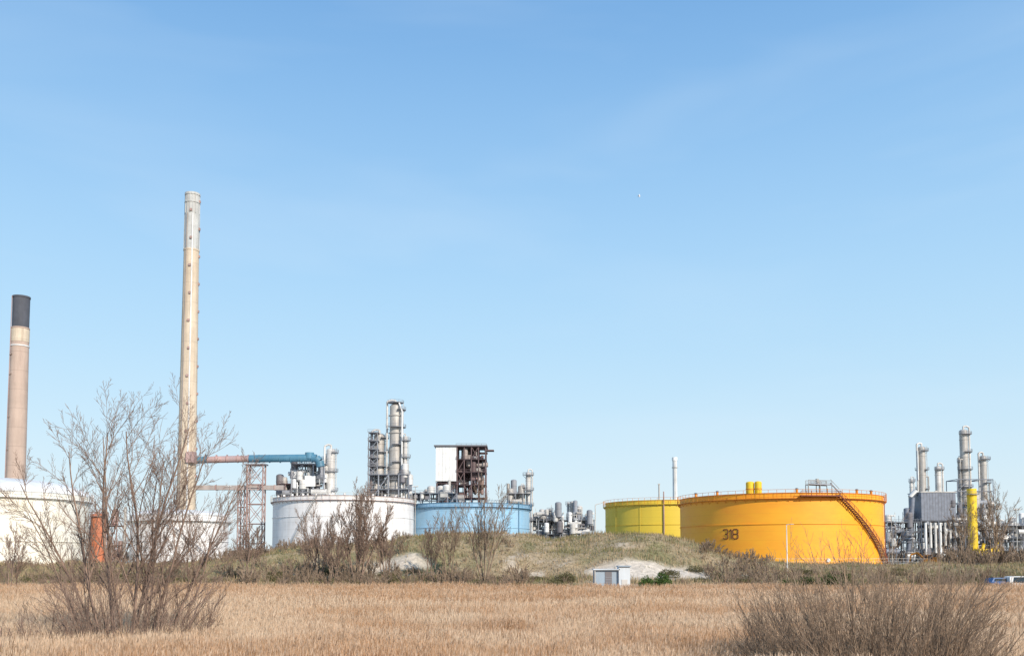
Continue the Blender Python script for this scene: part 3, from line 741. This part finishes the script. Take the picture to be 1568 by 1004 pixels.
fill(b,xa+1,xm,D-4,D+4,Z(768,D),Z(745,D),22,rg,('rust','steel_d','steel_l'))
b.done()
D=395; rg=random.Random(104); b=B('slender_column',(X(808,D),D,SITE)); column(b,809,722,8,D,'steel_l',5,seed=14,plat_w=1.3); column(b,802,742,4,D,'steel',3,seed=15)
frame(b,X(778,D,770),X(812,D,770),D-3,D+3,SITE,Z(756,D),3,1,5,'frame',0.2,rg=rg); fill(b,X(778,D,770),X(800,D,770),D-3,D+3,Z(772,D),Z(755,D),24,rg); b.done()
D=400; rg=random.Random(105); b=B('pipework_cluster',(X(865,D),D,SITE))
frame(b,X(812,D,800),X(908,D,800),D-6,D+6,SITE,Z(797,D),8,2,3,'frame',0.2,rg=rg)
fill(b,X(815,D,800),X(905,D,800),D-8,D+6,Z(824,D),Z(785,D),150,rg,('steel','steel_l','steel_l','steel_d','frame','panel'))
for px,t,w in ((850,784,9),(870,768,4),(883,782,8),(897,790,8),(842,778,4),(878,772,3),(836,792,7)): column(b,px,t,w,D,rg.choice(['steel','steel_l']),2,seed=px,plat_w=0.9,pipe=w>5)
b.path([(X(909,D,775),D-8,SITE),(X(909,D,775),D-8,Z(774,D)),(X(922,D,775),D-8,Z(770,D))],0.2,'steel_l')
b.done()
D=420; b=B('thin_stack',(X(1033,D),D,SITE)); x=X(1033,D,699); b.cyl(x,D,SITE,Z(705,D),PX(3.8,D),PX(3.4,D),'panel',16); b.annulus(x,D,Z(716,D),PX(3.4,D),PX(4.6,D),0.3,'steel',n=16); b.cyl(x,D,Z(705,D),Z(700,D),PX(4.2,D),PX(4.2,D),'panel',16)
for da in (0,0.4): b.tube((x+da-0.2,D-1.5,SITE),(x+da-0.2,D-1.5,Z(705,D)),0.07,'steel',4)
b.done()
b=B('vent_pipe',(X(1009,D),D,SITE)); x=X(1009,D,740); b.tube((x,D,SITE),(x,D,Z(740,D)),0.35,'steel',8,cap=True); b.box((x,D,Z(741,D)),(0.9,0.9,0.5),'steel'); b.tube((x,D,Z(752,D)),(x+3,D+2,SITE),0.1,'steel',4); b.done()
D=262; rg=random.Random(106); b=B('pump_manifold',(X(155,D),D,SITE))
frame(b,X(130,D),X(185,D),D-3,D+3,SITE,Z(805,D),4,1,2,'rust',0.15,rg=rg); fill(b,X(130,D),X(185,D),D-3,D+3,SITE+0.5,Z(800,D),30,rg,('redo','rust','steel_l','rust'),0.7)
b.done()
# small red-orange vessel between the left tanks
D=256; x=X(151,D,800); b=B('red_storage_vessel',(x,D,SITE)); r=PX(11,D); zt=Z(790,D)
b.cyl(x,D,SITE-0.2,zt,r,r,'redo',24,cap=False); b.dome(x,D,zt,r,0.9,'redo',24); b.annulus(x,D,zt-0.1,r,r+0.7,0.12,'rust',n=24); b.railing(x,D,zt,r+0.65,'rust',n=16)
for k in range(3): b.annulus(x,D,SITE+3+3*k,r,r+0.1,0.2,'redo',n=24)
b.path([(x,D,zt+0.8),(x,D,zt+1.8),(x+r+0.4,D-0.5,zt+1.8),(x+r+0.4,D-0.5,SITE)],0.15,'rust'); b.done()

# ------------------------------------------------------------------ right refinery
D=400; rg=random.Random(107); b=B('refinery_columns',(X(1450,D),D,SITE))
column(b,1411,683,11,D,'steel',5,seed=21,plat_w=1.3); column(b,1436,713,9,D,'steel_l',3,seed=22,plat_w=1.3); column(b,1475,657,12,D,'steel',6,seed=23,plat_w=1.6); column(b,1505,697,10,D,'steel',4,seed=24,plat_w=1.6)
column(b,1395,732,5,D,'steel_l',2,seed=25); column(b,1468,700,4,D,'steel',3,seed=27,plat_w=0.8)
b.path([(X(1404,D,712),D-1,Z(735,D)),(X(1404,D,712),D-1,Z(690,D))],0.3,'panel')
frame(b,X(1458,D,760),X(1512,D,760),D-5,D+5,SITE,Z(735,D),3,1,7,'frame',0.2,floors=False,rg=rg)
b.done()
D=380; rg=random.Random(108); b=B('boiler_house',(X(1415,D),D,SITE))
xa,xb=X(1401,D,775),X(1453,D,775); za,zb=Z(797,D),Z(755,D)
b.box(((xa+xb)/2,D,(za+zb)/2),(xb-xa,12,zb-za),'greybox'); b.box(((xa+xb)/2,D,zb+0.2),(xb-xa+0.6,12.6,0.3),'steel_l')
for k in range(1,12): b.box((xa+(xb-xa)*k/12,D-6.02,(za+zb)/2),(0.1,0.06,zb-za),'steel_d')
frame(b,xa,xb,D-5.5,D+5.5,SITE,za-0.3,4,2,4,'frame',0.25,rg=rg)
fill(b,xa,xb,D-7,D+4,SITE+1,za-1,80,rg,('steel','steel_l','panel','steel_d','frame'))
for k in range(7): b.tube((xa+1+k*2,D-7,SITE+1+ (k*5)%7),(xa+1+k*2,D-7,za-1),0.5,'steel_l' if k%3 else 'panel',8,cap=True)
frame(b,X(1352,D),X(1400,D),D-5,D+5,SITE,Z(800,D),4,2,4,'frame',0.22,rg=rg)
fill(b,X(1352,D),X(1400,D),D-6,D+4,SITE+1,Z(798,D),90,rg,('steel','steel_l','steel_d','steel_d','frame','greybox'))
b.tube((X(1383,D),D-4,SITE),(X(1393,D),D-4,Z(762,D)),1.0,'greybox',12,cap=True)
b.tube((X(1393,D),D-2,Z(762,D)),(X(1402,D),D-2,Z(752,D)),1.2,'steel_l',12,cap=True)
b.done()
D=375; rg=random.Random(110); b=B('process_unit',(X(1510,D),D,SITE))
frame(b,X(1455,D),X(1600,D),D-5,D+8,SITE,Z(805,D),10,2,3,'frame',0.22,rg=rg)
fill(b,X(1455,D),X(1600,D),D-6,D+8,SITE+1,Z(800,D),150,rg,('steel','steel_l','steel_l','steel_d','frame','panel'))
for px,t,w in ((1462,790,8),(1530,800,9),(1548,795,7),(1562,808,10),(1515,792,7),(1580,790,8)): column(b,px,t,w,D,'steel_l',2,seed=px,plat_w=0.9)
fill(b,X(1455,D),X(1520,D),D-6,D+8,Z(805,D),Z(770,D),24,rg)
b.done()
D=350; b=B('yellow_flue_stack',(X(1489,D),D,SITE)); x=X(1488,D,760); r=PX(7,D)
b.cyl(x,D,Z(838,D),Z(748,D),r,r,'yel_b',20); b.cyl(x,D,SITE,Z(838,D),r*0.6,r,'yel_b',20,cap=False)
for py in (760,785,810): b.annulus(x,D,Z(py,D),r,r+0.15,0.3,'yel_b',n=20)
b.annulus(x,D,Z(757,D),r,r+1.0,0.15,'frame',n=16); b.railing(x,D,Z(757,D),r+1,'frame',n=12)
for px,w,py in ((1500,20,840),(1520,14,838)):
    zz=Z(py,D); b.box((X(px,D),D-2,(zz+SITE+1.5)/2),(PX(w,D),5,zz-SITE-1.5),'yel_b')
    b.tube((X(px,D),D-2,zz),(X(px+3,D),D-2,zz+2),0.6,'yel_b',10,cap=True)
    for q in (-1,1): b.box((X(px,D)+q*1.5,D-2,SITE+0.7),(0.4,3,1.7),'frame')
b.done()

for px,D,py in ((350,300,745),(636,330,745),(1365,300,790),(1556,300,780)):
    x=X(px,D,py); b=B('floodlight_mast',(x,D,SITE)); zt=Z(py,D); b.tube((x,D,SITE-0.3),(x,D,zt),0.18,'steel',6,r2=0.1); b.tube((x-0.9,D,zt),(x+0.9,D,zt),0.09,'steel',4)
    for q in (-0.8,0,0.8): b.box((x+q,D-0.25,zt+0.2),(0.5,0.3,0.4),'steel_l')
    b.done()

# ------------------------------------------------------------------ small objects
D=134; x0,x1=X(909,D),X(963,D); xm=X(946,D); g=hz((x0+x1)/2,D)-0.1; b=B('utility_hut',((x0+x1)/2,D,g))
ztop=Z(867,D)
b.box(((xm+x1)/2,D,(g+ztop)/2),(x1-xm,2.2,ztop-g),'hutpale'); b.box(((xm+x1)/2,D-0.05,ztop+0.08),(x1-xm+0.3,2.6,0.14),'greyblue')
b.box(((xm+x1)/2,D-1.13,g+1.3),(0.85,0.06,2.0),'steel_l'); b.box(((xm+x1)/2+0.3,D-1.18,g+1.3),(0.06,0.06,0.2),'steel_d')
zl=ztop-0.5
b.box(((x0+xm)/2,D+0.3,(g+zl)/2),(xm-x0,1.9,zl-g),'greyblue'); b.box(((x0+xm)/2,D+0.2,zl+0.1),(xm-x0+0.3,2.6,0.14),'hutpale')
b.box(((x0+xm)/2+0.3,D-0.68,(g+zl)/2+0.1),(1.0,0.05,zl-g-0.6),'steel_d')
for q in range(5): b.box(((x0+xm)/2+0.3,D-0.72,(g+zl)/2-0.6+q*0.35),(0.9,0.04,0.06),'frame')
b.box((x0+0.1,D-0.9,(g+zl)/2),(0.14,0.14,zl-g),'steel'); b.box((x0+0.9,D-1.0,g+0.6),(1.4,0.4,1.0),'brownpipe')
b.done()
D=158; x=X(1205,D,840); g=hz(x,D); b=B('lamp_post',(x,D,g)); zt=Z(803,D); b.tube((x,D,g-0.3),(x,D,zt),0.11,'panel',8,r2=0.07); b.cyl(x,D,g,g+0.8,0.17,0.17,'panel',8); b.tube((x,D,zt),(x+0.6,D-0.3,zt+0.1),0.05,'panel',6); b.box((x+0.8,D-0.4,zt+0.1),(0.6,0.25,0.12),'steel'); b.done()
def car(name,x,y,rz,mat,L=4.4,Wd=1.8,h=1.5,van=False):
    g=hz(x,y); b=B(name,(x,y,g)); c,s=math.cos(rz),math.sin(rz)
    prof=[(-L/2,0.35),(-L/2,0.85),(-L/2+0.15,h*0.95 if van else 0.95),(-L/2+0.6,h),(L*0.12,h),(L*0.28,0.98),(L/2-0.1,0.85),(L/2,0.6),(L/2,0.35)]
    n=len(prof); vs=[]
    for sd in (-1,1):
        for (a,z) in prof:
            w=Wd/2*(0.84 if z>1.1 else 1.0)*sd; vs.append((x+a*c-w*s,y+a*s+w*c,g+z))
    b.add(vs,[tuple(range(n)),tuple(range(2*n-1,n-1,-1))]+[(i,n+i,n+(i+1)%n,(i+1)%n) for i in range(n)],mat)
    for sd in (-1,1):
        q=[(-L/2+0.5,1.0),(-L/2+0.75,h-0.1),(L*0.10,h-0.1),(L*0.22,1.0)]
        ws=[Wd/2*1.0*sd+0.01*sd,Wd/2*0.85*sd+0.02*sd,Wd/2*0.85*sd+0.02*sd,Wd/2*1.0*sd+0.01*sd]
        b.add([(x+a*c-w_*s,y+a*s+w_*c,g+z) for (a,z),w_ in zip(q,ws)],[(0,1,2,3)],'glass')
        for a in (-L*0.31,L*0.31):
            w0,w1=Wd/2*0.8*sd,(Wd/2+0.02)*sd
            b.tube((x+a*c-w0*s,y+a*s+w0*c,g+0.33),(x+a*c-w1*s,y+a*s+w1*c,g+0.33),0.33,'rubber',16,cap=True)
            w2=(Wd/2+0.03)*sd; b.tube((x+a*c-w1*s,y+a*s+w1*c,g+0.33),(x+a*c-w2*s,y+a*s+w2*c,g+0.33),0.18,'steel_l',12,cap=True)
    b.done()
car('parked_car',X(1530,140),140,0.15,'carblue')
car('parked_van',X(1562,139.5),139.5,0.1,'carwhite',L=4.9,h=2.0,van=True)
D=228; x=X(1424,D); g=hz(x,D); b=B('excavator',(x,D,g))
for q in (-1,1): b.box((x,D+q*1.0,g+0.45),(3.6,0.6,0.8),'rubber'); [b.tube((x+e*1.7,D+q*1.0-0.3,g+0.45),(x+e*1.7,D+q*1.0+0.3,g+0.45),0.42,'rubber',12,cap=True) for e in (-1,1)]
b.box((x+0.2,D,g+1.3),(3.2,2.4,0.7),'digger'); b.box((x+1.2,D,g+1.95),(1.4,2.3,0.8),'digger'); b.box((x-0.6,D-0.6,g+2.2),(1.4,1.1,1.5),'digger'); b.box((x-0.62,D-1.17,g+2.4),(1.1,0.04,0.9),'glass'); b.box((x-1.32,D-0.6,g+2.4),(0.04,0.9,0.9),'glass')
b.tube((x-1.0,D+0.4,g+1.7),(x-3.0,D+0.4,g+3.4),0.28,'digger',4,cap=True); b.tube((x-3.0,D+0.4,g+3.4),(x-4.6,D+0.4,g+2.9),0.24,'digger',4,cap=True); b.tube((x-4.6,D+0.4,g+2.9),(x-5.0,D+0.4,g+1.0),0.18,'digger',4,cap=True); b.box((x-4.7,D+0.4,g+0.6),(0.9,1.0,0.8),'steel_d')
b.done()
D=150; x,z=XZ(979,300,D); b=B('seagull',(x,D,z))
b.tube((x,D,z-0.22),(x,D,z+0.05),0.07,'carwhite',8,r2=0.12,cap=True); b.tube((x,D,z+0.05),(x,D,z+0.28),0.12,'carwhite',8,r2=0.04,cap=True)
for s_ in (-1,1):
    b.add([(x+s_*0.05,D,z+0.12),(x+s_*0.18,D+0.3,z+0.24),(x+s_*0.25,D+0.6,z+0.1),(x+s_*0.17,D+0.3,z+0.02),(x+s_*0.05,D,z-0.08)],[(0,1,2,3,4)],'carwhite')
b.done()

b=B('site_fence',(X(1300,222),222,SITE))
xa,xb=X(1110,222),X(1640,222); n=70
for i in range(n+1):
    xx=xa+(xb-xa)*i/n; g=hz(xx,222); b.tube((xx,222,g-0.2),(xx,222,g+2.0),0.05,'steel',4)
    if i<n:
        x2=xa+(xb-xa)*(i+1)/n; g2=hz(x2,222)
        for h_ in (0.5,1.2,1.95): b.tube((xx,222,g+h_),(x2,222,g2+h_),0.02,'steel',3)
b.done()

# ------------------------------------------------------------------ light / sky / camera
EL=math.radians(29); AZ=math.radians(146)
sd=Vector((math.sin(AZ)*math.cos(EL), math.cos(AZ)*math.cos(EL), math.sin(EL)))
sun=bpy.data.lights.new('sun','SUN'); sun.energy=5.0; sun.angle=math.radians(0.5); sun.color=(1.0,0.91,0.79)
so=bpy.data.objects.new('sun',sun); so.rotation_euler=sd.to_track_quat('Z','Y').to_euler(); so.location=(50,-50,80); scene.collection.objects.link(so)
w=bpy.data.worlds.new('World'); scene.world=w; w.use_nodes=True; nt=w.node_tree; N=nt.nodes; L=nt.links
bg=N['Background']; sky=N.new('ShaderNodeTexSky'); sky.sky_type='NISHITA'; sky.sun_disc=False; sky.sun_elevation=EL; sky.sun_rotation=AZ
sky.air_density=1.0; sky.dust_density=0.6; sky.ozone_density=1.5; sky.altitude=0
STR=0.15
tc=N.new('ShaderNodeTexCoord')
sep=N.new('ShaderNodeSeparateXYZ'); L.new(tc.outputs['Generated'],sep.inputs[0])
ramp=N.new('ShaderNodeValToRGB'); cr=ramp.color_ramp; cr.interpolation='B_SPLINE'
stops=[(0.0,(.80,.89,.93)),(0.10,(.66,.85,.96)),(0.22,(.50,.77,.99)),(0.36,(.37,.65,.96)),(0.52,(.20,.45,.82)),(0.8,(.12,.30,.64))]
cr.elements[0].position=0; cr.elements[0].color=(*stops[0][1],1); cr.elements[1].position=stops[-1][0]; cr.elements[1].color=(*stops[-1][1],1)
for p_,c_ in stops[1:-1]:
    e=cr.elements.new(p_); e.color=(*c_,1)
L.new(sep.outputs['Z'],ramp.inputs[0])
g1=N.new('ShaderNodeMixRGB'); g1.blend_type='MULTIPLY'; g1.inputs[0].default_value=1; k_=1/STR; g1.inputs[2].default_value=(k_,k_,k_,1); L.new(ramp.outputs[0],g1.inputs[1])
mxs=N.new('ShaderNodeMixRGB'); mxs.inputs[0].default_value=0.92; L.new(sky.outputs[0],mxs.inputs[1]); L.new(g1.outputs[0],mxs.inputs[2])
mp=N.new('ShaderNodeMapping'); mp.inputs['Scale'].default_value=(1.2,1.2,6); mp.inputs['Rotation'].default_value=(0,0.25,0); mp.inputs['Location'].default_value=(1.3,0.4,0.2)
L.new(tc.outputs['Generated'],mp.inputs['Vector'])
no=N.new('ShaderNodeTexNoise'); no.inputs['Scale'].default_value=1.2; no.inputs['Detail'].default_value=4; no.inputs['Roughness'].default_value=0.5; no.inputs['Distortion'].default_value=0.5
L.new(mp.outputs[0],no.inputs['Vector'])
mr=N.new('ShaderNodeMapRange'); mr.inputs[1].default_value=0.42; mr.inputs[2].default_value=0.8; mr.inputs[3].default_value=0; mr.inputs[4].default_value=0.3
L.new(no.outputs['Fac'],mr.inputs[0])
mx=N.new('ShaderNodeMixRGB'); mx.inputs[2].default_value=(.76/STR,.89/STR,1.0/STR,1)
L.new(mr.outputs[0],mx.inputs[0]); L.new(mxs.outputs[0],mx.inputs[1]); L.new(mx.outputs[0],bg.inputs['Color'])
bg.inputs['Strength'].default_value=STR

cam=bpy.data.cameras.new('camera'); co=bpy.data.objects.new('camera',cam); scene.collection.objects.link(co)
cam.sensor_width=36; cam.lens=36*F/1568; cam.shift_y=(CY-502)/1568; cam.clip_end=20000; cam.clip_start=0.5
co.location=(0,0,H); co.rotation_euler=(math.pi/2+PITCH,0,0); scene.camera=co
